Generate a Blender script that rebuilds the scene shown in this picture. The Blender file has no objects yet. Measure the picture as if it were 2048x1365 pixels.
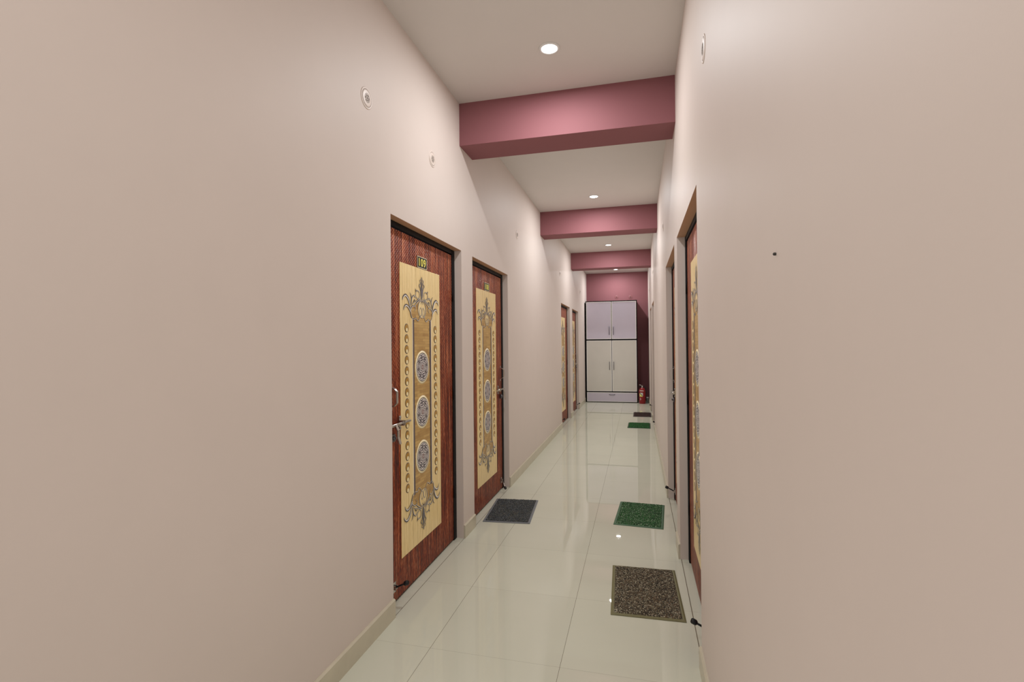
import bpy, bmesh, math, random
from mathutils import Vector, Matrix
random.seed(7)
scene = bpy.context.scene
COL = scene.collection
PI = math.pi

# ------------------------------------------------------------------ measures (metres)
LX, RX = -1.231, 0.252           # wall faces
CZ = 3.136                       # ceiling
YB, YE = -3.0, 12.553            # open end behind, end wall
DZ = 2.078                       # door opening head
SK, SKT = 0.0955, 0.012          # skirting height, thickness
BZ = 2.831                       # beam underside
REC = 0.056                      # door set back in its opening
LEFT = [(2.3425, 3.4085), (3.655, 4.731), (8.245, 9.352), (9.701, 10.708)]
RIGHT = [(2.276, 3.39), (3.626, 4.70), (8.25, 9.30), (9.69, 10.69)]

# ------------------------------------------------------------------ materials
def lin(c):
    out = []
    for v in c:
        v /= 255.0
        out.append(v / 12.92 if v <= 0.04045 else ((v + 0.055) / 1.055) ** 2.4)
    return out
def C(r, g, b, k=1.0):
    return [min(0.95, v * k) for v in lin((r, g, b))] + [1.0]

class NT:
    def __init__(self, name):
        self.m = bpy.data.materials.new(name); self.m.use_nodes = True
        self.t = self.m.node_tree; self.b = self.t.nodes['Principled BSDF']
    def n(self, typ, **kw):
        nd = self.t.nodes.new(typ)
        for k, v in kw.items(): setattr(nd, k, v)
        return nd
    def l(self, a, b): self.t.links.new(a, b)
    def val(self, sock, v):
        if hasattr(v, 'node'): self.l(v, sock)
        else: sock.default_value = v
    def math(self, op, a, b=None, c=None):
        nd = self.n('ShaderNodeMath', operation=op)
        self.val(nd.inputs[0], a)
        if b is not None: self.val(nd.inputs[1], b)
        if c is not None: self.val(nd.inputs[2], c)
        return nd.outputs[0]
    def mix(self, f, a, b, blend='MIX'):
        nd = self.n('ShaderNodeMix', data_type='RGBA', blend_type=blend)
        self.val(nd.inputs[0], f); self.val(nd.inputs[6], a); self.val(nd.inputs[7], b)
        return nd.outputs[2]
    def obj(self):
        if not hasattr(self, '_o'): self._o = self.n('ShaderNodeTexCoord')
        return self._o.outputs['Object']
    def xyz(self, v=None):
        s = self.n('ShaderNodeSeparateXYZ'); self.l(v or self.obj(), s.inputs[0]); return s.outputs
    def noise(self, scale, detail=2, vec=None, rough=0.5, stretch=None):
        v = vec or self.obj()
        if stretch:
            mp = self.n('ShaderNodeMapping'); mp.inputs['Scale'].default_value = stretch
            self.l(v, mp.inputs[0]); v = mp.outputs[0]
        nd = self.n('ShaderNodeTexNoise'); self.l(v, nd.inputs['Vector'])
        nd.inputs['Scale'].default_value = scale; nd.inputs['Detail'].default_value = detail
        nd.inputs['Roughness'].default_value = rough
        return nd.outputs['Fac']
    def ramp(self, f, stops):
        nd = self.n('ShaderNodeValToRGB'); self.l(f, nd.inputs[0])
        e = nd.color_ramp.elements
        while len(e) < len(stops): e.new(0.5)
        for i, (p, c) in enumerate(stops): e[i].position = p; e[i].color = c
        return nd.outputs[0]
    def color(self, c): self.val(self.b.inputs['Base Color'], c)
    def set(self, **kw):
        for k, v in kw.items(): self.val(self.b.inputs[k.replace('_', ' ')], v)
    def bump(self, h, strength=0.3, dist=0.002):
        nd = self.n('ShaderNodeBump'); nd.inputs['Strength'].default_value = strength
        nd.inputs['Distance'].default_value = dist
        self.l(h, nd.inputs['Height']); self.l(nd.outputs[0], self.b.inputs['Normal'])

def plain(name, c, rough=0.5, metal=0.0, var=0.06, scale=30.0, **kw):
    m = NT(name); d = [v * (1 - var * 2) for v in c[:3]] + [1]
    f = m.noise(scale, 3)
    m.color(m.mix(f, d, [min(1, v * (1 + var)) for v in c[:3]] + [1]))
    m.set(Roughness=rough, Metallic=metal, **kw)
    return m.m

def paint(name, c, bump=0.06, spec=0.25, rough=0.55):
    m = NT(name)
    a = m.noise(0.8, 3); b = m.noise(6.0, 3)
    f = m.math('ADD', m.math('MULTIPLY', a, 0.6), m.math('MULTIPLY', b, 0.4))
    lo = [v * 0.95 for v in c[:3]] + [1]; hi = [min(1, v * 1.04) for v in c[:3]] + [1]
    m.color(m.mix(f, lo, hi)); m.set(Roughness=rough)
    m.b.inputs['Specular IOR Level'].default_value = spec
    m.bump(m.noise(220, 2), bump, 0.001)
    return m.m

M = {}
M['wall'] = paint('wall_paint', (0.64, 0.555, 0.498, 1))
M['soffit'] = paint('soffit_warm_shade', (0.52, 0.30, 0.175, 1))  # shade and warm bounce under the lintels put into the colour
M['ceiling'] = paint('ceiling_paint', (0.63, 0.585, 0.545, 1))
M['maroon'] = paint('maroon_paint', (0.245, 0.090, 0.099, 1), spec=0.4, rough=0.72)
M['skirt'] = plain('skirting_tile', (0.56, 0.51, 0.39, 1), 0.3, var=0.08, scale=12)
M['black_wood'] = plain('black_frame_paint', (0.004, 0.004, 0.005, 1), 0.55, var=0.3, scale=25)
M['black_wood'].node_tree.nodes['Principled BSDF'].inputs['Specular IOR Level'].default_value = 0.2
M['black'] = plain('black_rubber_or_gap', (0.008, 0.009, 0.011, 1), 0.5, var=0.2)
M['steel'] = plain('brushed_steel', (0.62, 0.60, 0.57, 1), 0.3, 1.0, var=0.05)
M['dark_steel'] = plain('dark_chrome', (0.16, 0.16, 0.18, 1), 0.3, 1.0)
M['white_plastic'] = plain('white_plastic', (0.72, 0.70, 0.67, 1), 0.4, var=0.02)
M['plate'] = plain('cover_plate_plastic', (0.68, 0.58, 0.51, 1), 0.45, var=0.02)
M['emblem'] = plain('taupe_plastic', (0.30, 0.255, 0.22, 1), 0.5)
M['maroon_plate'] = plain('maroon_painted_plate', (0.27, 0.095, 0.10, 1), 0.45)
M['dark_maroon'] = plain('dark_maroon_plastic', (0.06, 0.018, 0.02, 1), 0.5)
M['gap'] = plain('dark_gap', (0.05, 0.045, 0.04, 1), 0.8)
M['yellow'] = plain('yellow_print', (0.80, 0.72, 0.12, 1), 0.4, var=0.02)
M['cream_print'] = plain('cream_print', (0.92, 0.80, 0.52, 1), 0.35, var=0.03)
M['print_dark'] = plain('charcoal_print', (0.055, 0.05, 0.06, 1), 0.35, var=0.2, scale=80)
M['print_grey'] = plain('silver_grey_print', (0.30, 0.28, 0.30, 1), 0.35, var=0.25, scale=60)
M['print_white'] = plain('off_white_print', (0.93, 0.88, 0.80, 1), 0.35, var=0.05)
M['mauve'] = plain('mauve_print', (0.16, 0.115, 0.125, 1), 0.35, var=0.25, scale=18)
M['amber'] = plain('amber_print', (0.47, 0.255, 0.04, 1), 0.3, var=0.35, scale=60)
M['amber_light'] = plain('pale_gold_print', (0.92, 0.80, 0.48, 1), 0.3, var=0.05)
M['lavender'] = plain('lavender_laminate', (0.64, 0.595, 0.70, 1), 0.35, var=0.04, scale=3)
M['beige_lam'] = plain('beige_laminate', (0.70, 0.68, 0.62, 1), 0.35, var=0.04, scale=3)
M['edge'] = plain('pale_edge_band', (0.95, 0.94, 0.92, 1), 0.35, var=0.02)
M['red'] = plain('extinguisher_red', (0.30, 0.009, 0.014, 1), 0.25, var=0.05)
M['label_yellow'] = plain('label_yellow', (0.85, 0.80, 0.22, 1), 0.5, var=0.02)
M['greygreen'] = plain('grey_green_plastic', (0.20, 0.24, 0.22, 1), 0.4, var=0.2, scale=60)

def glow():
    m = NT('lamp_diffuser')
    m.color((0.9, 0.9, 0.9, 1)); m.b.inputs['Emission Color'].default_value = (0.93, 0.97, 1, 1)
    m.b.inputs['Emission Strength'].default_value = 9.0
    return m.m
M['glow'] = glow()

def floor_mat():
    m = NT('polished_floor_tile'); x, y, z = m.xyz()
    def line(v, off, w):
        u = m.math('FRACT', m.math('DIVIDE', m.math('ADD', v, off), 0.601))
        d = m.math('ABSOLUTE', m.math('SUBTRACT', u, 0.5))
        return m.math('GREATER_THAN', d, 0.5 - w / 0.601 / 2)
    gx = line(x, 0.9425 + 6.01, 0.0018); gy = line(y, -2.143 + 6.01, 0.0015)
    sill = m.math('MAXIMUM', m.math('LESS_THAN', m.math('ABSOLUTE', m.math('ADD', x, 1.228)), 0.0016),
                  m.math('LESS_THAN', m.math('ABSOLUTE', m.math('SUBTRACT', x, 0.2575)), 0.0016))
    g = m.math('MAXIMUM', gx, sill)
    gy2 = m.math('MULTIPLY', gy, 0.45)
    g = m.math('MAXIMUM', g, gy2)
    # a shade of its own for each tile
    cx = m.math('FLOOR', m.math('DIVIDE', m.math('ADD', x, 6.9525), 0.601)); cy = m.math('FLOOR', m.math('DIVIDE', m.math('ADD', y, 3.867), 0.601))
    cb = m.n('ShaderNodeCombineXYZ'); m.l(cx, cb.inputs[0]); m.l(cy, cb.inputs[1])
    wn = m.n('ShaderNodeTexWhiteNoise'); m.l(cb.outputs[0], wn.inputs['Vector'])
    base = m.mix(m.noise(2.2, 4), (0.56, 0.565, 0.455, 1), (0.635, 0.63, 0.52, 1))
    base = m.mix(m.math('MULTIPLY', wn.outputs['Value'], 0.25), base, (0.52, 0.515, 0.42, 1))
    m.color(m.mix(g, base, (0.17, 0.145, 0.105, 1)))
    m.set(Roughness=m.math('ADD', m.math('MULTIPLY', g, 0.4), m.math('ADD', 0.10, m.math('MULTIPLY', m.noise(3.5, 3), 0.05))))
    m.b.inputs['IOR'].default_value = 1.5; m.b.inputs['Specular IOR Level'].default_value = 0.0
    m.b.inputs['Coat Weight'].default_value = 0.72; m.b.inputs['Coat Roughness'].default_value = 0.012; m.b.inputs['Coat IOR'].default_value = 1.45
    nb = m.math('ADD', m.math('MULTIPLY', m.noise(1.6, 1), 1.0), m.math('MULTIPLY', g, -0.15))
    m.bump(nb, 0.035, 0.004)
    return m.m
M['floor'] = floor_mat()

def leaf_mat():
    m = NT('red_brown_ribbed_laminate'); x, y, z = m.xyz()
    P = 0.0145
    ribs = m.math('SINE', m.math('MULTIPLY', y, 2 * PI / P))
    beads = m.math('SINE', m.math('ADD', m.math('MULTIPLY', z, 2 * PI / 0.021), m.math('MULTIPLY', m.math('FLOOR', m.math('DIVIDE', y, P)), 2.4)))
    upper = m.n('ShaderNodeMapRange'); m.l(z, upper.inputs[0]); upper.inputs[1].default_value = 0.7; upper.inputs[2].default_value = 1.9
    up = upper.outputs[0]
    streak = m.noise(7, 4, stretch=(1, 16, 0.25), rough=0.7)
    grain = m.noise(60, 3, stretch=(1, 2.6, 0.5), rough=0.7)
    blot = m.noise(4, 3)
    k = m.math('ADD', m.math('MULTIPLY', m.math('SUBTRACT', streak, 0.5), 2.5), 0.40)
    k = m.math('ADD', k, m.math('MULTIPLY', m.math('SUBTRACT', grain, 0.5), 1.3))
    k = m.math('ADD', k, m.math('MULTIPLY', ribs, 0.10))
    k = m.math('ADD', k, m.math('MULTIPLY', m.math('MULTIPLY', beads, ribs), m.math('MULTIPLY', up, 0.16)))
    k = m.math('ADD', k, m.math('MULTIPLY', up, 0.10))  # gloss reflection on the upper leaf put into the colour
    k = m.math('ADD', k, m.math('MULTIPLY', m.math('SUBTRACT', blot, 0.5), 0.25))
    col = m.ramp(k, [(0.10, (0.030, 0.004, 0.003, 1)), (0.36, (0.115, 0.010, 0.003, 1)), (0.60, (0.30, 0.048, 0.009, 1)), (0.90, (0.68, 0.27, 0.13, 1))])
    glint = m.math('GREATER_THAN', m.math('MULTIPLY', beads, ribs), 0.72)
    col = m.mix(m.math('MULTIPLY', glint, m.math('MULTIPLY', up, 0.55)), col, (0.62, 0.40, 0.33, 1))  # highlights on the embossing painted as pale specks, stronger towards the top
    pl = m.math('LESS_THAN', m.math('FRACT', m.math('DIVIDE', m.math('ADD', y, 5.03), 0.118)), 0.022)
    col = m.mix(m.math('MULTIPLY', pl, 0.75), col, (0.012, 0.003, 0.003, 1))
    pl2 = m.math('LESS_THAN', m.math('FRACT', m.math('DIVIDE', m.math('ADD', y, 5.075), 0.177)), 0.012)
    col = m.mix(m.math('MULTIPLY', pl2, m.math('MULTIPLY', m.math('SUBTRACT', 1.0, up), 0.7)), col, (0.62, 0.33, 0.20, 1))
    m.color(col); m.set(Roughness=0.38)
    m.b.inputs['Specular IOR Level'].default_value = 0.22
    h = m.math('ADD', ribs, m.math('MULTIPLY', beads, m.math('MULTIPLY', up, 0.8)))
    m.bump(h, 0.4, 0.002)
    return m.m
M['leaf'] = leaf_mat()

def cream_mat():
    m = NT('cream_wood_print'); x, y, z = m.xyz()
    g = m.noise(10, 4, stretch=(1, 10, 0.35), rough=0.6)
    fine = m.noise(60, 2, stretch=(1, 6, 0.5))
    k = m.math('ADD', m.math('MULTIPLY', g, 0.7), m.math('MULTIPLY', fine, 0.3))
    col = m.ramp(k, [(0.28, (0.46, 0.30, 0.10, 1)), (0.46, (0.80, 0.60, 0.27, 1)), (0.7, (0.93, 0.75, 0.41, 1))])
    pl = m.math('LESS_THAN', m.math('FRACT', m.math('DIVIDE', m.math('ADD', y, 5.0), 0.0595)), 0.03)
    col = m.mix(m.math('MULTIPLY', pl, 0.55), col, (0.22, 0.14, 0.06, 1))
    m.color(col); m.set(Roughness=0.35); m.bump(k, 0.12, 0.001)
    return m.m
M['cream'] = cream_mat()

def parquet_mat():
    m = NT('golden_parquet_print')
    s = m.xyz(); cb = m.n('ShaderNodeCombineXYZ'); m.l(s[1], cb.inputs[0]); m.l(s[2], cb.inputs[1])
    br = m.n('ShaderNodeTexBrick'); m.l(cb.outputs[0], br.inputs['Vector'])
    br.offset = 0.37; br.inputs['Scale'].default_value = 1.0
    br.inputs['Brick Width'].default_value = 0.085; br.inputs['Row Height'].default_value = 0.0165
    br.inputs['Mortar Size'].default_value = 0.0006; br.inputs['Bias'].default_value = 0.1
    br.inputs['Color1'].default_value = (0.66, 0.42, 0.14, 1); br.inputs['Color2'].default_value = (0.34, 0.165, 0.035, 1)
    br.inputs['Mortar'].default_value = (0.16, 0.085, 0.025, 1)
    big = m.noise(14, 2)
    c = m.mix(m.math('MULTIPLY', big, 0.55), br.outputs['Color'], (0.66, 0.45, 0.155, 1))
    c = m.mix(m.math('MULTIPLY', m.noise(50, 3, stretch=(1, 0.5, 5)), 0.35), c, (0.22, 0.12, 0.03, 1))
    m.color(c); m.set(Roughness=0.35)
    return m.m
M['parquet'] = parquet_mat()

def mandala_mat():
    m = NT('lace_medallion_print'); x, y, z = m.xyz()
    r = m.math('SQRT', m.math('ADD', m.math('MULTIPLY', y, y), m.math('MULTIPLY', z, z)))
    rr = m.math('DIVIDE', r, 0.088); th = m.math('ARCTAN2', z, y)
    pet = m.math('SINE', m.math('MULTIPLY', th, 8.0)); pet2 = m.math('SINE', m.math('MULTIPLY', th, 24.0))
    w1 = m.math('SINE', m.math('ADD', m.math('MULTIPLY', rr, 34.0), m.math('MULTIPLY', pet, 1.7)))
    w2 = m.math('MULTIPLY', m.math('SINE', m.math('MULTIPLY', rr, 42.0)), pet2)
    k = m.math('ADD', m.math('MULTIPLY', w1, 0.48), m.math('MULTIPLY', w2, 0.5))
    k = m.math('ADD', m.math('MULTIPLY', k, 0.5), 0.50)
    pad = m.math('MULTIPLY', m.math('GREATER_THAN', pet, 0.45), m.math('LESS_THAN', m.math('ABSOLUTE', m.math('SUBTRACT', rr, 0.66)), 0.12))
    k = m.math('SUBTRACT', k, m.math('MULTIPLY', pad, 0.30))
    col = m.ramp(k, [(0.30, (0.025, 0.02, 0.028, 1)), (0.44, (0.11, 0.09, 0.11, 1)), (0.58, (0.46, 0.41, 0.42, 1)), (0.76, (0.92, 0.86, 0.80, 1))])
    # purple-brown heart and pads
    hb = m.math('LESS_THAN', m.math('ABSOLUTE', m.math('SUBTRACT', rr, 0.12)), 0.05)
    col = m.mix(m.math('MULTIPLY', hb, 0.7), col, (0.20, 0.07, 0.06, 1))
    rim = m.math('GREATER_THAN', rr, 0.955)
    col = m.mix(rim, col, (0.03, 0.028, 0.035, 1))
    ring = m.math('LESS_THAN', m.math('ABSOLUTE', m.math('SUBTRACT', rr, 0.92)), 0.025)
    col = m.mix(m.math('MULTIPLY', ring, 0.8), col, (0.70, 0.66, 0.6, 1))
    m.color(col); m.set(Roughness=0.35)
    return m.m
M['mandala'] = mandala_mat()

def mat_pile(name, dark, mid, light, acc=None):
    m = NT(name)
    v = m.n('ShaderNodeTexVoronoi'); m.l(m.obj(), v.inputs['Vector']); v.inputs['Scale'].default_value = 235
    s = m.n('ShaderNodeSeparateColor'); m.l(v.outputs['Color'], s.inputs[0])
    col = m.ramp(s.outputs[0], [(0.0, dark), (0.42, mid), (0.74, mid), (0.93, light)])
    col = m.mix(m.math('GREATER_THAN', m.noise(130, 3), 0.54), col, dark)
    if acc: col = m.mix(m.math('MULTIPLY', m.math('GREATER_THAN', s.outputs[1], 0.72), m.noise(5, 2)), col, acc)
    m.color(col); m.set(Roughness=0.85)
    m.bump(s.outputs[0], 0.8, 0.004)
    return m.m
def mat_rim(name, c): return plain(name, c, 0.6, var=0.15, scale=120)
MATS = dict(
    grey=(mat_pile('charcoal_coil_pile', (0.008, 0.012, 0.016, 1), (0.040, 0.052, 0.064, 1), (0.17, 0.18, 0.17, 1), (0.10, 0.085, 0.05, 1)), mat_rim('grey_rubber_rim', (0.17, 0.18, 0.19, 1))),
    green=(mat_pile('green_coil_pile', (0.004, 0.018, 0.008, 1), (0.016, 0.10, 0.018, 1), (0.36, 0.48, 0.32, 1), (0.02, 0.15, 0.03, 1)), mat_rim('green_rubber_rim', (0.06, 0.14, 0.07, 1))),
    brown=(mat_pile('brown_coil_pile', (0.013, 0.011, 0.008, 1), (0.12, 0.102, 0.062, 1), (0.50, 0.46, 0.34, 1), (0.15, 0.09, 0.045, 1)), mat_rim('olive_rubber_rim', (0.17, 0.155, 0.065, 1))),
    green2=(mat_pile('grass_green_coil_pile', (0.004, 0.03, 0.006, 1), (0.008, 0.10, 0.016, 1), (0.05, 0.26, 0.06, 1), (0.01, 0.13, 0.02, 1)), mat_rim('dark_green_rim', (0.012, 0.06, 0.018, 1))),
    red=(mat_pile('dark_maroon_coil_pile', (0.012, 0.006, 0.006, 1), (0.045, 0.018, 0.016, 1), (0.10, 0.055, 0.05, 1), (0.05, 0.018, 0.016, 1)), mat_rim('dark_maroon_rim', (0.05, 0.03, 0.028, 1))),
)

# ------------------------------------------------------------------ mesh builder
class MB:
    def __init__(self): self.bm = bmesh.new(); self.mats = []
    def mi(self, m):
        if m is None: return 0
        if m not in self.mats: self.mats.append(m)
        return self.mats.index(m)
    def box(self, a, b, m=None):
        i = self.mi(m)
        x0, y0, z0 = [min(p, q) for p, q in zip(a, b)]; x1, y1, z1 = [max(p, q) for p, q in zip(a, b)]
        v = [self.bm.verts.new(p) for p in ((x0, y0, z0), (x1, y0, z0), (x1, y1, z0), (x0, y1, z0), (x0, y0, z1), (x1, y0, z1), (x1, y1, z1), (x0, y1, z1))]
        for f in ((0, 3, 2, 1), (4, 5, 6, 7), (0, 1, 5, 4), (1, 2, 6, 5), (2, 3, 7, 6), (3, 0, 4, 7)):
            self.bm.faces.new([v[k] for k in f]).material_index = i
        return self
    def face(self, pts, m=None):
        f = self.bm.faces.new([self.bm.verts.new(p) for p in pts]); f.material_index = self.mi(m); return self
    def tube(self, pts, r, seg=12, m=None, caps=True):
        i = self.mi(m); pts = [Vector(p) for p in pts]
        rs = r if isinstance(r, (list, tuple)) else [r] * len(pts)
        rings = []; up = None
        for k, p in enumerate(pts):
            t = (pts[min(k + 1, len(pts) - 1)] - pts[max(k - 1, 0)]).normalized()
            if up is None:
                up = Vector((0, 0, 1)) if abs(t.z) < 0.9 else Vector((1, 0, 0))
            a = t.cross(up).normalized(); b = a.cross(t).normalized(); up = b
            rings.append([self.bm.verts.new(p + (a * math.cos(2 * PI * j / seg) + b * math.sin(2 * PI * j / seg)) * rs[k]) for j in range(seg)])
        for k in range(len(rings) - 1):
            for j in range(seg):
                f = self.bm.faces.new((rings[k][j], rings[k][(j + 1) % seg], rings[k + 1][(j + 1) % seg], rings[k + 1][j])); f.material_index = i; f.smooth = True
        if caps:
            for rg in (rings[0][::-1], rings[-1]):
                self.bm.faces.new(rg).material_index = i
        return self
    def lathe(self, prof, axis='Z', c=(0, 0, 0), seg=32, m=None, closed=False):
        """prof: (radius, height) pairs turned about an axis through c"""
        i = self.mi(m); c = Vector(c); rings = []
        def P(r, h, t):
            u, w = r * math.cos(t), r * math.sin(t)
            return c + {'Z': Vector((u, w, h)), 'X': Vector((h, u, w)), 'Y': Vector((w, h, u))}[axis]
        for r, h in prof:
            rings.append([self.bm.verts.new(P(r, h, 0))] if r < 1e-6 else [self.bm.verts.new(P(r, h, 2 * PI * k / seg)) for k in range(seg)])
        for a, b in zip(rings[:-1], rings[1:]):
            for k in range(seg):
                k2 = (k + 1) % seg
                q = [a[k % len(a)], a[k2 % len(a)], b[k2 % len(b)], b[k % len(b)]]
                u = []
                for v in q:
                    if v not in u: u.append(v)
                if len(u) > 2:
                    f = self.bm.faces.new(u); f.material_index = i; f.smooth = True
        return self
    def mesh(self, name, bevel=0.0, m=None, recalc=True):
        if recalc: bmesh.ops.recalc_face_normals(self.bm, faces=self.bm.faces)
        if bevel:
            bmesh.ops.bevel(self.bm, geom=[e for e in self.bm.edges if len(e.link_faces) == 2 and e.calc_face_angle(0) > 0.6], offset=bevel, segments=2, profile=0.5, affect='EDGES', clamp_overlap=True)
        me = bpy.data.meshes.new(name); self.bm.to_mesh(me); self.bm.free()
        for x in (self.mats if any(self.mats) else [m]): me.materials.append(x)
        return me
    def build(self, name, m=None, parent=None, bevel=0.0, loc=(0, 0, 0), recalc=True):
        return put(name, self.mesh(name, bevel, m, recalc), parent, loc)

def put(name, me, parent=None, loc=(0, 0, 0), rot=None):
    o = bpy.data.objects.new(name, me); COL.objects.link(o)
    o.location = loc
    if rot: o.rotation_euler = rot
    if parent: o.parent = parent
    return o
def empty(name, loc, rz=0.0):
    o = bpy.data.objects.new(name, None); COL.objects.link(o)
    o.location = loc; o.rotation_euler = (0, 0, rz); o.empty_display_size = 0.1
    return o
def tag(o, label, cat=None, group=None, kind=None):
    o['label'] = label
    if cat: o['category'] = cat
    if group: o['group'] = group
    if kind: o['kind'] = kind
    return o

# ------------------------------------------------------------------ room shell
WT = 0.14
def wall(name, x, side, openings):
    mb = MB(); xo = x + side * WT; y = YB
    for a, b in openings:
        mb.box((x, y, 0), (xo, a, CZ), M['wall']); mb.box((x, a, DZ), (xo, b, CZ), M['wall']); y = b
    mb.box((x, y, 0), (xo, YE + WT, CZ), M['wall'])
    # one skin: weld the seams between the pieces
    bmesh.ops.remove_doubles(mb.bm, verts=mb.bm.verts, dist=1e-5)
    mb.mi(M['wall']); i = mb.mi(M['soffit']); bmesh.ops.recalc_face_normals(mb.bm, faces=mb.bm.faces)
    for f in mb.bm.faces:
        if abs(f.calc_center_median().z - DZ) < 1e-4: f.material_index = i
    return mb.build(name, M['wall'])
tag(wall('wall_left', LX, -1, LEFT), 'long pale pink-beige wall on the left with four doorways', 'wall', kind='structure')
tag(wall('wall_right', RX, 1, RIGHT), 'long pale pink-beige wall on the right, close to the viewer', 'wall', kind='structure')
tag(MB().box((LX, YE, 0), (RX, YE + WT, CZ)).build('wall_end', M['maroon']), 'maroon painted end wall behind the tall cabinet', 'wall', kind='structure')
tag(MB().box((LX - WT, YB, -0.1), (RX + WT, YE + WT, 0)).build('floor', M['floor']), 'glossy off-white tiled corridor floor', 'floor', kind='structure')
tag(MB().box((LX - WT, YB, CZ), (RX + WT, YE + WT, CZ + 0.1)).build('ceiling', M['ceiling']), 'flat pale beige corridor ceiling', 'ceiling', kind='structure')
for k, (a, b, w) in enumerate(((3.39, 3.675, 'nearest and largest in view'), (6.467, 6.76, 'second from the viewer'), (9.567, 9.855, 'farthest, in front of the end wall'))):
    o = MB().box((LX, a, BZ), (RX, b, CZ)).build('trim_%d' % (k + 1), M['maroon'])
    tag(o, 'maroon painted beam across the ceiling, ' + w, 'beam', 'beams across the corridor ceiling', 'structure')
def skirting(name, x, side, openings):
    mb = MB(); y = YB
    for a, b in openings + [(YE, YE)]:
        y1 = a
        x0, x1 = x, x - side * SKT
        prof = [(x0, 0), (x1, 0), (x1, SK - 0.006), (x1 + side * 0.006, SK), (x0, SK)]
        va = [mb.bm.verts.new((p[0], y, p[1])) for p in prof]; vb = [mb.bm.verts.new((p[0], y1, p[1])) for p in prof]
        for k in range(5): mb.bm.faces.new((va[k], va[(k + 1) % 5], vb[(k + 1) % 5], vb[k]))
        mb.bm.faces.new(va[::-1]); mb.bm.faces.new(vb); y = b
    return mb.build(name, M['skirt'])
tag(skirting('baseboard_left', LX, -1, LEFT), 'beige tile skirting along the foot of the left wall', 'baseboard', kind='structure')
tag(skirting('baseboard_right', RX, 1, RIGHT), 'beige tile skirting along the foot of the right wall', 'baseboard', kind='structure')

# ------------------------------------------------------------------ doors
# local frame of a door: +X out of the door into the corridor, Y along the wall, Z up; X = 0 is the face of the leaf
def crom(pts, n=8):
    P = [Vector(p) for p in pts]; P = [P[0] * 2 - P[1]] + P + [P[-1] * 2 - P[-2]]; out = []
    for i in range(1, len(P) - 2):
        for k in range(n):
            t = k / n; a, b, c, d = P[i - 1:i + 3]
            out.append(0.5 * ((2 * b) + (c - a) * t + (2 * a - 5 * b + 4 * c - d) * t * t + (3 * b - a - 3 * c + d) * t ** 3))
    out.append(P[-2]); return out
STROKES = {   # y (from the middle), z (from the foot of the crest), width, tip
 'big': [(-.158,.057),(-.167,.084),(-.178,.107),(-.194,.125),(-.219,.137),(-.24,.132),(-.255,.12),(-.26,.106)],
 'low': [(-.153,.039),(-.168,.057),(-.19,.074),(-.216,.08),(-.236,.071),(-.249,.05)],
 'cup': [(-.13,.002),(-.149,.02),(-.159,.04),(-.155,.062),(-.137,.078),(-.111,.083),(-.092,.074),(-.095,.061),(-.111,.052)],
 'flame': [(-.15,.083),(-.148,.102),(-.144,.123),(-.151,.143),(-.167,.158)],
 'curl': [(-.144,.106),(-.136,.129),(-.114,.144),(-.092,.138),(-.091,.126)],
 'curl2': [(-.12,.096),(-.112,.115),(-.098,.118),(-.09,.108)],
 'arch': [(-.105,.081),(-.085,.097),(-.056,.113),(-.027,.123),(0,.125)],
 'arch2': [(-.136,.089),(-.123,.099),(-.093,.109),(-.06,.121),(-.027,.131),(0,.132)],
 'mid': [(0,.128),(-.013,.152),(-.016,.181),(-.026,.201),(-.036,.212),(-.019,.227),(-.025,.244),(-.01,.251),(0,.268)],
 'stem': [(0,.13),(-.004,.17),(-.006,.21),(0,.262)],
 'ring': [(-.059,.18),(-.084,.167),(-.083,.142),(-.052,.129),(-.035,.143),(-.036,.168),(-.059,.18)],
 'horn': [(-.071,.175),(-.085,.177),(-.09,.189)],
 'egg': [(0,.121),(-.030,.112),(-.052,.088),(-.054,.056),(-.036,.028),(0,.015)],
 'loop': [(-.018,.079),(-.030,.066),(-.033,.050),(-.028,.034),(-.018,.026),(-.007,.034),(-.003,.050),(-.007,.066),(-.018,.079)],
 'drip': [(0,.118),(-.010,.108),(-.014,.096)],
 'hem': [(-.13,.002),(-.111,.005),(-.091,.011),(-.063,-.003),(-.046,.004),(-.033,.019),(-.003,.017)],
}
WID = dict(big=.020, low=.018, cup=.010, flame=.012, curl=.010, curl2=.008, arch=.009, arch2=.007, mid=.009, stem=.014, ring=.006, horn=.010, egg=.008, loop=.0055, drip=.007, hem=.008)
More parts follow.
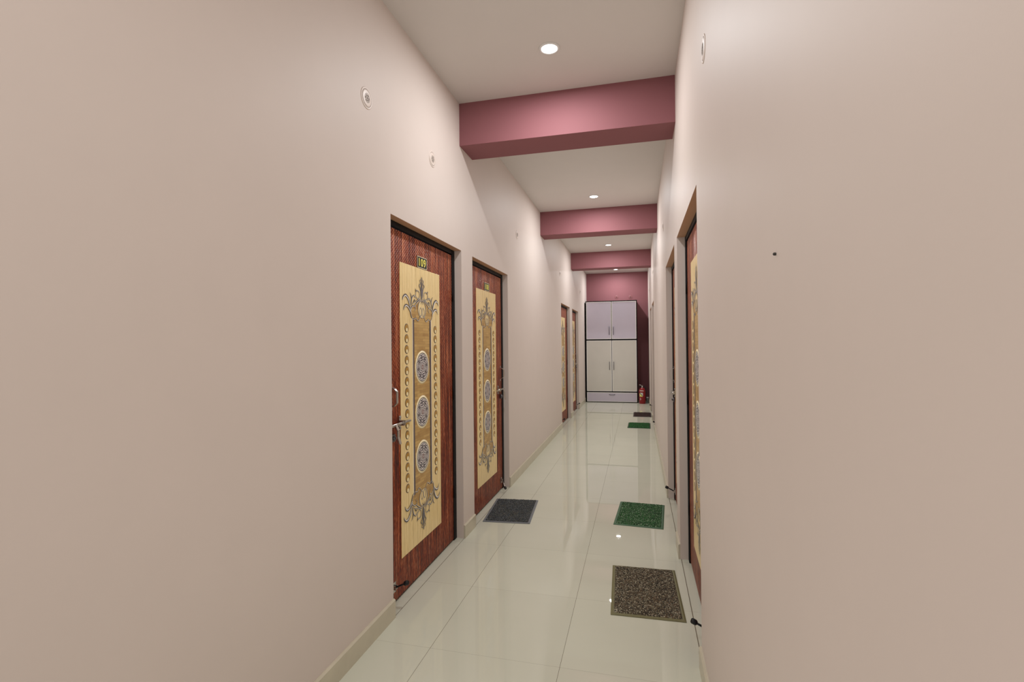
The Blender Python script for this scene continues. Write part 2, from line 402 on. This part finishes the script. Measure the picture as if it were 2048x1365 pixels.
def ornament_mesh(flip):
    mb = MB()
    def ribbon(pts, w, x, m, off=0.0):
        p = crom([(a, b, 0) for a, b in pts]); n = len(p); L = []; R = []; closed = pts[0] == pts[-1]
        for k, q in enumerate(p):
            t = (p[min(k + 1, n - 1)] - p[max(k - 1, 0)]).normalized(); nn = Vector((-t.y, t.x, 0))
            ww = (w if closed else w * (0.22 + 0.78 * math.sin(PI * min(1, 0.12 + 0.9 * k / (n - 1))))) / 2
            L.append(q + nn * (ww + off * ww * 2)); R.append(q - nn * (ww - off * ww * 2))
        for sgn in (1, -1):
            def V(q):
                z = q.y if not flip else -q.y
                return mb.bm.verts.new((x, q.x * sgn, z))
            l = [V(q) for q in L]; r = [V(q) for q in R]; i = mb.mi(m)
            for k in range(n - 1):
                f = mb.bm.faces.new((l[k], l[k + 1], r[k + 1], r[k])); f.material_index = i
                f.normal_update()
                if f.normal.x < 0: f.normal_flip()
    # golden ground inside the cup
    cup = [Vector((a, b, 0)) for a, b in STROKES['cup'][:6]] + [Vector((a, b, 0)) for a, b in STROKES['arch']]
    for sgn in (1, -1):
        pts = [(0.0046, q.x * sgn, -q.y if flip else q.y) for q in cup] + [(0.0046, 0, 0.0)]
        mb.face(pts, M['parquet']); f = mb.bm.faces[-1] if False else None
    mb.bm.faces.ensure_lookup_table()
    for f in mb.bm.faces:
        f.normal_update()
        if f.normal.x < 0: f.normal_flip()
    # pale egg at the heart
    n = 20
    mb.face([(0.0052, 0.051 * math.cos(2 * PI * k / n), (0.067 + 0.051 * math.sin(2 * PI * k / n)) * (-1 if flip else 1)) for k in (range(n) if not flip else range(n - 1, -1, -1))], M['cream'])
    for k, pts in STROKES.items():
        w = WID[k] * 0.80
        ribbon(pts, w * 1.05, 0.0058, M['print_dark'])
        if k in ('big', 'low', 'flame', 'mid', 'stem'):
            ribbon(pts, w * 0.5, 0.0064, M['print_grey'], 0.16)
        if k in ('big', 'low', 'cup', 'arch', 'arch2', 'hem', 'curl', 'loop', 'egg', 'ring'):
            ribbon(pts, w * 0.36, 0.0070, M['print_white'], 0.75 if k in ('big', 'low') else -0.55)
    return mb.mesh('scroll_ornament', recalc=False)
ORN = [ornament_mesh(False), ornament_mesh(True)]
def bead_mesh():
    mb = MB()
    mb.lathe([(0.0255, 0.0), (0.0255, 0.0008), (0.0225, 0.0014)], 'X', m=M['print_dark'], seg=24)
    mb.lathe([(0.0225, 0.0014), (0.014, 0.0022), (0.0, 0.0025)], 'X', m=M['amber'], seg=24)
    n = 16
    mb.face([(0.0029, -0.0015 + 0.0115 * math.cos(2 * PI * k / n), -0.0105 + 0.0112 * math.sin(2 * PI * k / n)) for k in range(n)], M['amber_light'])
    return mb.mesh('amber_bead', recalc=False)
BEAD = bead_mesh()
def medallion_mesh():
    mb = MB()
    mb.lathe([(0.1005, 0.0), (0.1005, 0.0010), (0.0885, 0.0016)], 'X', m=M['cream_print'], seg=48)
    mb.lathe([(0.0885, 0.0016), (0.0, 0.0020)], 'X', m=M['mandala'], seg=48)
    return mb.mesh('medallion', recalc=False)
MED = medallion_mesh()

def door(n, side, y0, y1, hand, label, number=None, detail=True, panel_off=0.0, stop_down=False, stop_label=None):
    """hand: which jamb, in world Y, the latch is at (-1 near, +1 far)"""
    yc, w = (y0 + y1) / 2, y1 - y0
    lip = 0.004 if side < 0 else 0.008
    x = (LX - REC) if side < 0 else (RX + 0.049 + lip)
    root = empty('door_%d' % n, (x, yc, 0), 0.0 if side < 0 else PI)
    tag(root, label, 'door', 'patterned corridor room doors', 'structure')
    hs = hand if side < 0 else -hand           # local side of the latch
    po = panel_off if side < 0 else -panel_off
    fw = 0.053; e = w / 2
    fr = MB()
    for sg in (-1, 1):
        fr.box((-0.06, sg * e, 0), (lip, sg * (e - fw), DZ))
    fr.box((-0.06, -e + fw, DZ - 0.032), (lip, e - fw, DZ))
    fr.build('door_frame', M['black_wood'], root, bevel=0.004)
    a = e - fw - 0.004
    MB().box((-0.04, -a, 0.012), (0, a, DZ - 0.04)).build('door_leaf', M['leaf'], root, bevel=0.002)
    MB().box((-0.045, -e + fw, 0.0005), (-0.008, e - fw, 0.013)).build('under_leaf_gap', M['black'], root)  # black strip stands in for the dark gap under the leaf
    for hz in (0.35, 1.05, 1.75):
        MB().tube([(0.006, -hs * (a + 0.004), hz - 0.045), (0.006, -hs * (a + 0.004), hz + 0.045)], 0.005, 10).build('hinge', M['black_wood'], root)
    if detail:
        pn = MB().box((0, po - 0.287, 0.209), (0.003, po + 0.287, 1.865)).build('decorative_panel', M['cream'], root, bevel=0.001)
        MB().box((0.0, po - 0.113, 0.512), (0.0045, po + 0.113, 1.552)).build('parquet_strip', M['parquet'], pn)
        for sg in (-1, 1):
            b = MB(); c = po + sg * 0.1265
            b.box((0, c - 0.0045 * sg, 0.515), (0.0055, c - 0.0150 * sg, 1.556), M['print_dark'])
            b.box((0, c + 0.006 * sg, 0.515), (0.0062, c - 0.0045 * sg, 1.556), M['mauve'])
            b.box((0, c + 0.015 * sg, 0.515), (0.0055, c + 0.006 * sg, 1.556), M['cream_print'])
            b.build('strip_border', None, pn)
            for k in range(16):
                put('amber_bead', BEAD, pn, (0.003, po + sg * 0.208, 0.578 + 0.0612 * k))
        for z in (1.262, 0.988, 0.716): put('medallion', MED, pn, (0.0045, po, z))
        put('scroll_ornament', ORN[0], pn, (0, po, 1.547)); put('scroll_ornament', ORN[1], pn, (0, po, 0.535))
    if number:
        pl = MB().box((0, po - 0.059, 1.868), (0.004, po + 0.083, 1.938), M['black'])
        for q in ((po - 0.059, 1.868, po + 0.083, 1.871), (po - 0.059, 1.935, po + 0.083, 1.938), (po - 0.059, 1.868, po - 0.056, 1.938), (po + 0.080, 1.868, po + 0.083, 1.938)):
            pl.box((0.003, q[0], q[1]), (0.0048, q[2], q[3]), M['cream_print'])
        pl = pl.build('number_plate', None, root); pl['label'] = 'black number plate with yellow ' + number
        cu = bpy.data.curves.new('number', 'FONT'); cu.body = number; cu.size = 0.058; cu.align_x = 'CENTER'; cu.align_y = 'CENTER'
        cu.offset = 0.0012; cu.space_character = 1.15; cu.extrude = 0.0006
        tmp = bpy.data.objects.new('t', cu); COL.objects.link(tmp)
        bpy.context.view_layer.update()
        me = bpy.data.meshes.new_from_object(tmp.evaluated_get(bpy.context.evaluated_depsgraph_get())); bpy.data.objects.remove(tmp)
        xs = [v.co.x for v in me.vertices]; ys = [v.co.y for v in me.vertices]
        cx, cy = (min(xs) + max(xs)) / 2, (min(ys) + max(ys)) / 2; kx = 0.098 / (max(xs) - min(xs)); ky = 0.049 / (max(ys) - min(ys))
        me.transform(Matrix.Translation((0, po + 0.013, 1.903)) @ Matrix(((0, 0, 1, 0.0048), (kx, 0, 0, 0), (0, ky, 0, 0), (0, 0, 0, 1))) @ Matrix.Translation((-cx, -cy, 0)))
        me.materials.clear(); me.materials.append(M['yellow'])
        put('room_number', me, pl)
    # pull handle: a flat strap bent into a bow
    h = MB(); s = hs * 0.439
    P = [(0.0, 1.045), (0.0, 1.066), (0.022, 1.074), (0.036, 1.088), (0.036, 1.148), (0.022, 1.162), (0.0, 1.170), (0.0, 1.190)]
    def strap(mb, P, s0, w, t=0.0035, m=None):
        for (p, q) in zip(P[:-1], P[1:]):
            d = Vector((q[0] - p[0], q[1] - p[1])); nrm = Vector((d.y, -d.x)).normalized() * t
            if nrm.x < 0: nrm = -nrm
            c = [(p[0], p[1]), (q[0], q[1]), (q[0] + nrm.x, q[1] + nrm.y), (p[0] + nrm.x, p[1] + nrm.y)]
            v0 = [mb.bm.verts.new((u[0], s0 - w / 2, u[1])) for u in c]; v1 = [mb.bm.verts.new((u[0], s0 + w / 2, u[1])) for u in c]
            i = mb.mi(m)
            for k in range(4): mb.bm.faces.new((v0[k], v0[(k + 1) % 4], v1[(k + 1) % 4], v1[k])).material_index = i
            mb.bm.faces.new(v0).material_index = i; mb.bm.faces.new(v1[::-1]).material_index = i
    strap(h, P, s, 0.02); h.build('pull_handle', M['steel'], root)
    # sliding latch: guide, bolt, hanging hasp and staple
    g = MB(); g.box((0, hs * 0.352, 0.928), (0.004, hs * 0.33, 1.006)); g.tube([(0.004, hs * 0.341, 0.997), (0.009, hs * 0.341, 0.997)], 0.006, 10); g.tube([(0.004, hs * 0.341, 0.937), (0.009, hs * 0.341, 0.937)], 0.006, 10)
    g.box((0.004, hs * 0.352, 0.953), (0.032, hs * 0.346, 0.981)); g.box((0.004, hs * 0.336, 0.953), (0.032, hs * 0.330, 0.981))
    la = g.build('sliding_latch', M['steel'], root)
    MB().tube([(0.02, hs * 0.25, 0.967), (0.02, hs * 0.487, 0.967)], 0.0075, 12).build('bolt', M['steel'], la)
    hp = MB(); strap(hp, [(0.026, 0.972), (0.040, 0.940), (0.040, 0.905), (0.052, 0.868)], hs * 0.435, 0.023); hp.build('hasp', M['steel'], la)
    st = MB(); st.box((0, hs * 0.452, 0.878), (0.012, hs * 0.412, 0.918)); st.lathe([(0.0, 0.026), (0.009, 0.024), (0.011, 0.012)], 'X', (0, hs * 0.432, 0.898), 12); st.build('staple', M['dark_steel'], la)
    # door stop: bracket, arm and rubber foot
    b = MB(); s = hs * 0.425; b.box((0, s - 0.014, 0.068), (0.006, s + 0.014, 0.122)); b.box((0.006, s - 0.010, 0.085), (0.018, s - 0.006, 0.107)); b.box((0.006, s + 0.006, 0.085), (0.018, s + 0.010, 0.107))
    end = Vector((0.086, s, 0.132)) if not stop_down else Vector((0.068, s - 0.075, 0.036))
    st = Vector((0.012, s, 0.096)); d = (end - st).normalized()
    b = b.build('door_stop', M['steel'], root)
    MB().tube([st, end], 0.0048, 10).build('stop_arm', M['black'] if not stop_down else M['steel'], b)
    MB().tube([end - d * 0.026, end - d * 0.02, end - d * 0.004, end], [0.009, 0.0125, 0.0125, 0.010], 14).build('rubber_foot', M['black'], b)
    return root
door(1, -1, *LEFT[0], -1, 'brown door numbered 109 with cream scroll panel, nearest on the left wall', '109', panel_off=-0.043)
door(2, -1, *LEFT[1], 1, 'brown door numbered 108 with cream scroll panel, second on the left wall', '108', stop_down=True)
door(3, -1, *LEFT[2], -1, 'far left brown door seen edge-on, the wider sliver before the last one', None, panel_off=-0.03)
door(4, -1, *LEFT[3], 1, 'last brown door on the left wall, just before the tall cabinet')
door(5, 1, *RIGHT[0], -1, 'nearest brown door on the right wall, beside the brown mat', None, panel_off=-0.03)
door(6, 1, *RIGHT[1], 1, 'second door on the right wall, behind the speckled green mat')
door(7, 1, *RIGHT[2], -1, 'far right recessed doorway beside the small bright green mat', None, panel_off=-0.02)
door(8, 1, *RIGHT[3], 1, 'last recessed doorway on the right wall beside the dark maroon mat', None, panel_off=-0.02)

# ------------------------------------------------------------------ ceiling lights
for k, (y, lab) in enumerate(((2.889, 'round white recessed ceiling light, nearest, before the first maroon beam'), (5.944, 'round white ceiling light between first and second maroon beams'),
                              (8.948, 'round white ceiling light just before the farthest maroon beam'), (11.96, 'round white ceiling light in front of the maroon end wall'))):
    r = tag(empty('ceiling_light', (-0.485, y, CZ)), lab, 'ceiling light', 'recessed ceiling lights along the corridor')
    MB().lathe([(0.060, 0.0), (0.060, -0.004), (0.055, -0.007), (0.048, -0.007), (0.046, -0.003), (0.046, 0.0)], seg=40).build('light_rim', M['white_plastic'], r)
    MB().lathe([(0.046, -0.0035), (0.03, -0.0055), (0.0, -0.006)], seg=40).build('diffuser', M['glow'], r)
def lamp(y, watts, x=-0.485, size=0.085):
    l = bpy.data.lights.new('downlight_or_fill', 'AREA'); l.shape = 'DISK'; l.size = size; l.energy = watts; l.color = (0.95, 0.97, 1.0)
    o = bpy.data.objects.new('downlight_or_fill', l); COL.objects.link(o); o.location = (x, y, CZ - 0.012)
    return o
for y, e in ((2.889, 15.5), (5.944, 16.5), (8.948, 16.5), (11.96, 18.5)): lamp(y, e)
lamp(-0.16, 14); lamp(-2.6, 13)  # unseen fill lights added behind the camera, without fittings

# ------------------------------------------------------------------ round cover plates on the walls
def plate_meshes(mp, me_):
    rim = MB().lathe([(0.0, -0.002), (0.050, -0.002), (0.050, 0.0015), (0.048, 0.0028), (0.043, 0.003), (0.041, 0.0016), (0.0402, 0.0016), (0.039, 0.0034), (0.034, 0.0042), (0.0, 0.0045)], 'X', seg=40).mesh('cover_disc', m=mp)
    em = MB()
    for k in range(6):
        t = 2 * PI * k / 6
        em.lathe([(0.0055, 0.0), (0.0055, 0.0014), (0.0035, 0.0014), (0.0035, 0.0)], 'X', (0.0042, 0.0125 * math.cos(t), 0.0125 * math.sin(t)), 10)
    em.lathe([(0.004, 0.0), (0.004, 0.0018), (0.0, 0.002)], 'X', (0.0042, 0, 0), 10)
    em.lathe([(0.0215, 0.0), (0.0215, 0.0012), (0.0200, 0.0012), (0.0200, 0.0)], 'X', (0.004, 0, 0), 32)
    em.lathe([(0.0415, 0.0), (0.0415, 0.0018), (0.0402, 0.0018), (0.0402, 0.0)], 'X', (0.0012, 0, 0), 40)
    return rim, em.mesh('cover_emblem', m=me_)
PLATES = [plate_meshes(M['plate'], M['emblem']), plate_meshes(M['maroon_plate'], M['dark_maroon'])]
plates = [((LX, 2.114, 2.567), 0, 'round beige cover plate high on the left wall, nearest to the viewer'),
          ((LX, 2.892, 2.557), 0, 'round beige cover plate above the top right corner of door 109'),
          ((LX, 5.145, 2.559), 0, 'small round cover plate on the left wall past door 108'),
          ((LX, 8.138, 2.555), 0, 'tiny round cover plate on the left wall past the second beam'),
          ((LX, 11.1, 2.55), 0, 'tiny round cover plate on the left wall nearest the end wall'),
          ((RX, 1.988, 2.50), PI, 'round beige cover plate high on the right wall at the top of the picture'),
          ((RX, 5.05, 2.528), PI, 'thin round cover plate on the right wall below the second beam'),
          ((RX, 8.37, 2.54), PI, 'tiny edge-on cover plate on the right wall near the farthest beam'),
          ((RX, 11.2, 2.54), PI, 'tiny edge-on cover plate on the right wall near the end wall'),
          ((-0.496, YE, 2.532), -PI / 2, 'left one of two round cover plates above the cabinet'),
          ((-0.160, YE, 2.522), -PI / 2, 'right one of two round cover plates above the cabinet')]
for loc, rz, lab in plates:
    r = tag(empty('cover_plate', loc, rz), lab, 'cover plate', 'round cover plates on the walls')
    pr, pe = PLATES[1 if abs(loc[1] - YE) < 0.01 else 0]
    put('cover_disc', pr, r); put('cover_emblem', pe, r)
nail = MB().lathe([(0.0, -0.003), (0.0025, -0.003), (0.003, 0.004), (0.0, 0.006)], 'X', seg=10).build('nail', M['gap'], loc=(RX, 1.023, 1.561))
nail.rotation_euler = (0, 0, PI); tag(nail, 'tiny dark nail head in the bare right wall', 'nail')

# ------------------------------------------------------------------ door mats
def doormat(key, cx, cy, w, l, rz, label):
    pile, rim = MATS[key]
    r = tag(empty('door_mat', (cx, cy, 0.0), rz), label, 'door mat', 'door mats on the corridor floor')
    b = MB(); W, Ln, t, i = w / 2, l / 2, 0.007, 0.017
    vs = []
    for (x, y, z) in ((W, Ln, 0.0005), (W, Ln, 0.003), (W - i * 0.5, Ln - i * 0.5, t), (W - i, Ln - i, t - 0.001)):
        vs.append([b.bm.verts.new((sx * x, sy * y, z)) for sx, sy in ((-1, -1), (1, -1), (1, 1), (-1, 1))])
    for p, q in zip(vs[:-1], vs[1:]):
        for k in range(4): b.bm.faces.new((p[k], p[(k + 1) % 4], q[(k + 1) % 4], q[k]))
    b.bm.faces.new(vs[-1]); b.bm.faces.new(vs[0][::-1])
    b.build('mat_rim', rim, r)
    g = MB(); nx, ny = 56, 86; X, Y = W - i, Ln - i
    grid = [[g.bm.verts.new((-X + 2 * X * a / nx, -Y + 2 * Y * c / ny, 0.0085 + random.uniform(0, 0.0055) if 0 < a < nx and 0 < c < ny else 0.0062)) for a in range(nx + 1)] for c in range(ny + 1)]
    for c in range(ny):
        for a in range(nx): g.bm.faces.new((grid[c][a], grid[c][a + 1], grid[c + 1][a + 1], grid[c + 1][a]))
    g.build('mat_pile', pile, r)
doormat('brown', 0.027, 2.913, 0.372, 0.582, 0.029, 'brown and black flecked mat with olive rim, nearest on the floor')
doormat('grey', -1.037, 4.066, 0.375, 0.585, 0.082, 'dark grey mat in front of door 108 on the left')
doormat('green', 0.005, 4.198, 0.37, 0.575, -0.0626, 'white-flecked green mat just behind the brown mat')
doormat('green2', 0.008, 8.71, 0.368, 0.557, -0.019, 'small bright green mat far down the corridor')
doormat('red', 0.07, 10.04, 0.336, 0.595, -0.008, 'dark maroon mat lying farthest, near the cabinet')

# ------------------------------------------------------------------ tall cabinet
cab = tag(empty('storage_cabinet', (-0.608, 12.0, 0)), 'tall black-edged cabinet with lavender and beige doors at the corridor end', 'cabinet')
W2 = 0.599; H = 2.405
c = MB()
for x0, x1 in ((-W2, -W2 + 0.018), (W2 - 0.018, W2)): c.box((x0, 0, 0), (x1, 0.545, H))
c.box((-W2 + 0.018, 0, H - 0.02), (W2 - 0.018, 0.545, H)); c.box((-W2 + 0.018, 0, 1.466), (W2 - 0.018, 0.545, 1.496))
c.box((-W2 + 0.018, 0, 0.238), (W2 - 0.018, 0.545, 0.262)); c.box((-W2 + 0.018, 0, 0), (W2 - 0.018, 0.545, 0.016))
c.box((-W2 + 0.018, 0.53, 0.016), (W2 - 0.018, 0.545, H - 0.02))
c.build('carcass', M['black_wood'], cab, bevel=0.0015)
def front(name, x0, x1, z0, z1, m):
    f = MB().box((x0 + 0.002, -0.004, z0 + 0.002), (x1 - 0.002, 0.014, z1 - 0.002)).build(name, m, cab)
    t = MB(); b = 0.012
    for q in ((x0, z0, x1, z0 + b), (x0, z1 - b, x1, z1), (x0, z0 + b, x0 + b, z1 - b), (x1 - b, z0 + b, x1, z1 - b)): t.box((q[0], -0.006, q[1]), (q[2], -0.0035, q[3]))
    t.build('edge_band', M['edge'], f); return f
def bar(parent, x, z0, z1):
    MB().tube([(x, -0.004, z0 + 0.012), (x, -0.03, z0 + 0.012)], 0.005, 8).tube([(x, -0.004, z1 - 0.012), (x, -0.03, z1 - 0.012)], 0.005, 8).tube([(x, -0.03, z0), (x, -0.03, z1)], 0.0065, 10).build('bar_handle', M['dark_steel'], parent)
xl, xr = -W2 + 0.021, W2 - 0.021; mid = 0.012
for (x0, x1, hx) in ((xl, mid - 0.006, -0.042), (mid + 0.006, xr, 0.056)):
    bar(front('cabinet_door', x0, x1, 1.498, H - 0.022, M['lavender']), hx, 1.598, 1.80)
    bar(front('cabinet_door', x0, x1, 0.264, 1.464, M['beige_lam']), hx, 0.768, 0.963)
dr = front('drawer', xl, xr, 0.018, 0.236, M['lavender'])
MB().tube([(-0.058, -0.004, 0.19), (-0.052, -0.024, 0.187), (-0.03, -0.03, 0.183), (0.044, -0.03, 0.183), (0.066, -0.024, 0.187), (0.072, -0.004, 0.19)], 0.0065, 10).build('drawer_handle', M['dark_steel'], dr)

# ------------------------------------------------------------------ fire extinguisher and the container beside it
ex = tag(empty('fire_extinguisher', (0.088, 11.90, 0)), 'red fire extinguisher standing on the floor right of the cabinet', 'fire extinguisher')
R = 0.072
MB().lathe([(0.0, 0.0), (R - 0.006, 0.0), (R, 0.008), (R, 0.30), (R - 0.006, 0.325), (R - 0.022, 0.35), (0.026, 0.363), (0.020, 0.37), (0.0, 0.37)], seg=40).build('cylinder_body', M['red'], ex)
MB().lathe([(0.019, 0.366), (0.019, 0.392), (0.013, 0.396), (0.013, 0.408), (0.0, 0.408)], seg=20).build('valve', M['steel'], ex)
MB().box((-0.07, -0.010, 0.398), (0.02, 0.010, 0.404)).box((-0.074, -0.010, 0.372), (-0.066, 0.010, 0.404)).build('carry_handle', M['black'], ex, bevel=0.001)
lv = MB(); lv.tube([(0.015, 0, 0.410), (-0.03, 0, 0.421), (-0.066, 0, 0.432)], 0.007, 8); lv.build('squeeze_lever', M['steel'], ex)
MB().tube([(0.015, 0, 0.388), (0.05, 0.0, 0.394), (0.082, 0, 0.36), (0.088, 0, 0.28), (0.086, 0.002, 0.12), (0.084, 0.004, 0.06)], 0.008, 10).build('hose', M['black'], ex)
MB().lathe([(0.0, -0.034), (0.013, -0.033), (0.013, -0.018)], 'Y', (0.0, 0, 0.384), 16).build('pressure_gauge', M['white_plastic'], ex)
def patch(mb, t0, t1, z0, z1, m, off=0.0006, cut=None, n=10):
    """a printed patch bent round the cylinder; angles in degrees from straight ahead (towards -Y), left negative"""
    def P(u, v):
        t = math.radians(t0 + (t1 - t0) * u) - PI / 2; return ((R + off) * math.cos(t), (R + off) * math.sin(t), z0 + (z1 - z0) * v)
    for k in range(n):
        a, b = k / n, (k + 1) / n
        lo = (lambda u: 0.0) if cut is None else cut[0]; hi = (lambda u: 1.0) if cut is None else cut[1]
        q = [P(a, lo(a)), P(b, lo(b)), P(b, hi(b)), P(a, hi(a))]
        mb.face(q, m)
lb = MB()
patch(lb, -56, 12, 0.165, 0.255, M['label_yellow'], cut=(lambda u: 0.0, lambda u: max(0.002, 0.9 - 0.9 * u)))
patch(lb, -56, 12, 0.165, 0.255, M['black'], cut=(lambda u: max(0.002, 0.9 - 0.9 * u), lambda u: max(0.01, min(1, 1.12 - 0.98 * u))))
patch(lb, -50, 12, 0.165, 0.255, M['white_plastic'], cut=(lambda u: min(0.995, 1.08 - 0.95 * u), lambda u: 1.0))
lb.build('warning_label', None, ex, recalc=False)
tx = MB(); patch(tx, -50, 24, 0.290, 0.306, M['print_white']); tx.build('lettering_band', None, ex, recalc=False)
for t0, t1, z in ((-42, -30, 0.128), (-48, -26, 0.112), (-38, -20, 0.098), (-48, -34, 0.084)):
    tx = MB(); patch(tx, t0, t1, z, z + 0.007, M['print_white'], n=2); tx.build('lettering_line', None, ex, recalc=False)
jar = tag(empty('plastic_container', (0.203, 12.02, 0)), 'small grey-green container with pale lid behind the fire extinguisher', 'container')
MB().lathe([(0.0, 0.0), (0.024, 0.0), (0.027, 0.006), (0.028, 0.11), (0.026, 0.118), (0.0, 0.118)], seg=20).build('container_body', M['greygreen'], jar)
MB().lathe([(0.0, 0.118), (0.028, 0.118), (0.029, 0.122), (0.028, 0.138), (0.0, 0.141)], seg=20).build('container_lid', M['white_plastic'], jar)

# ------------------------------------------------------------------ world, camera
w = bpy.data.worlds.new('ambient'); scene.world = w; w.use_nodes = True
bg = w.node_tree.nodes['Background']; bg.inputs[0].default_value = (0.98, 0.98, 1.0, 1); bg.inputs[1].default_value = 0.55
scene.cycles.use_fast_gi = True; scene.cycles.fast_gi_method = 'ADD'
w.light_settings.ao_factor = 0.185; w.light_settings.distance = 1.0
scene.view_settings.view_transform = 'Standard'; scene.view_settings.look = 'None'

F, YAW, PIT, ROL = 997.951, 0.2468486, 0.0064859, -0.0094616
cam = bpy.data.cameras.new('camera'); cam.sensor_fit = 'HORIZONTAL'; cam.sensor_width = 36.0; cam.lens = F * 36.0 / 2048
cam.clip_start = 0.02; cam.clip_end = 100
co = bpy.data.objects.new('camera', cam); COL.objects.link(co)
cy, sy = math.cos(YAW), math.sin(YAW)
fw = Vector((-sy * math.cos(PIT), cy * math.cos(PIT), math.sin(PIT))); r = Vector((cy, sy, 0)); u = r.cross(fw)
r2 = r * math.cos(ROL) + u * math.sin(ROL); u2 = -r * math.sin(ROL) + u * math.cos(ROL)
mw = Matrix(((r2.x, u2.x, -fw.x, 0), (r2.y, u2.y, -fw.y, 0), (r2.z, u2.z, -fw.z, 1.397), (0, 0, 0, 1)))
co.matrix_world = mw
scene.camera = co
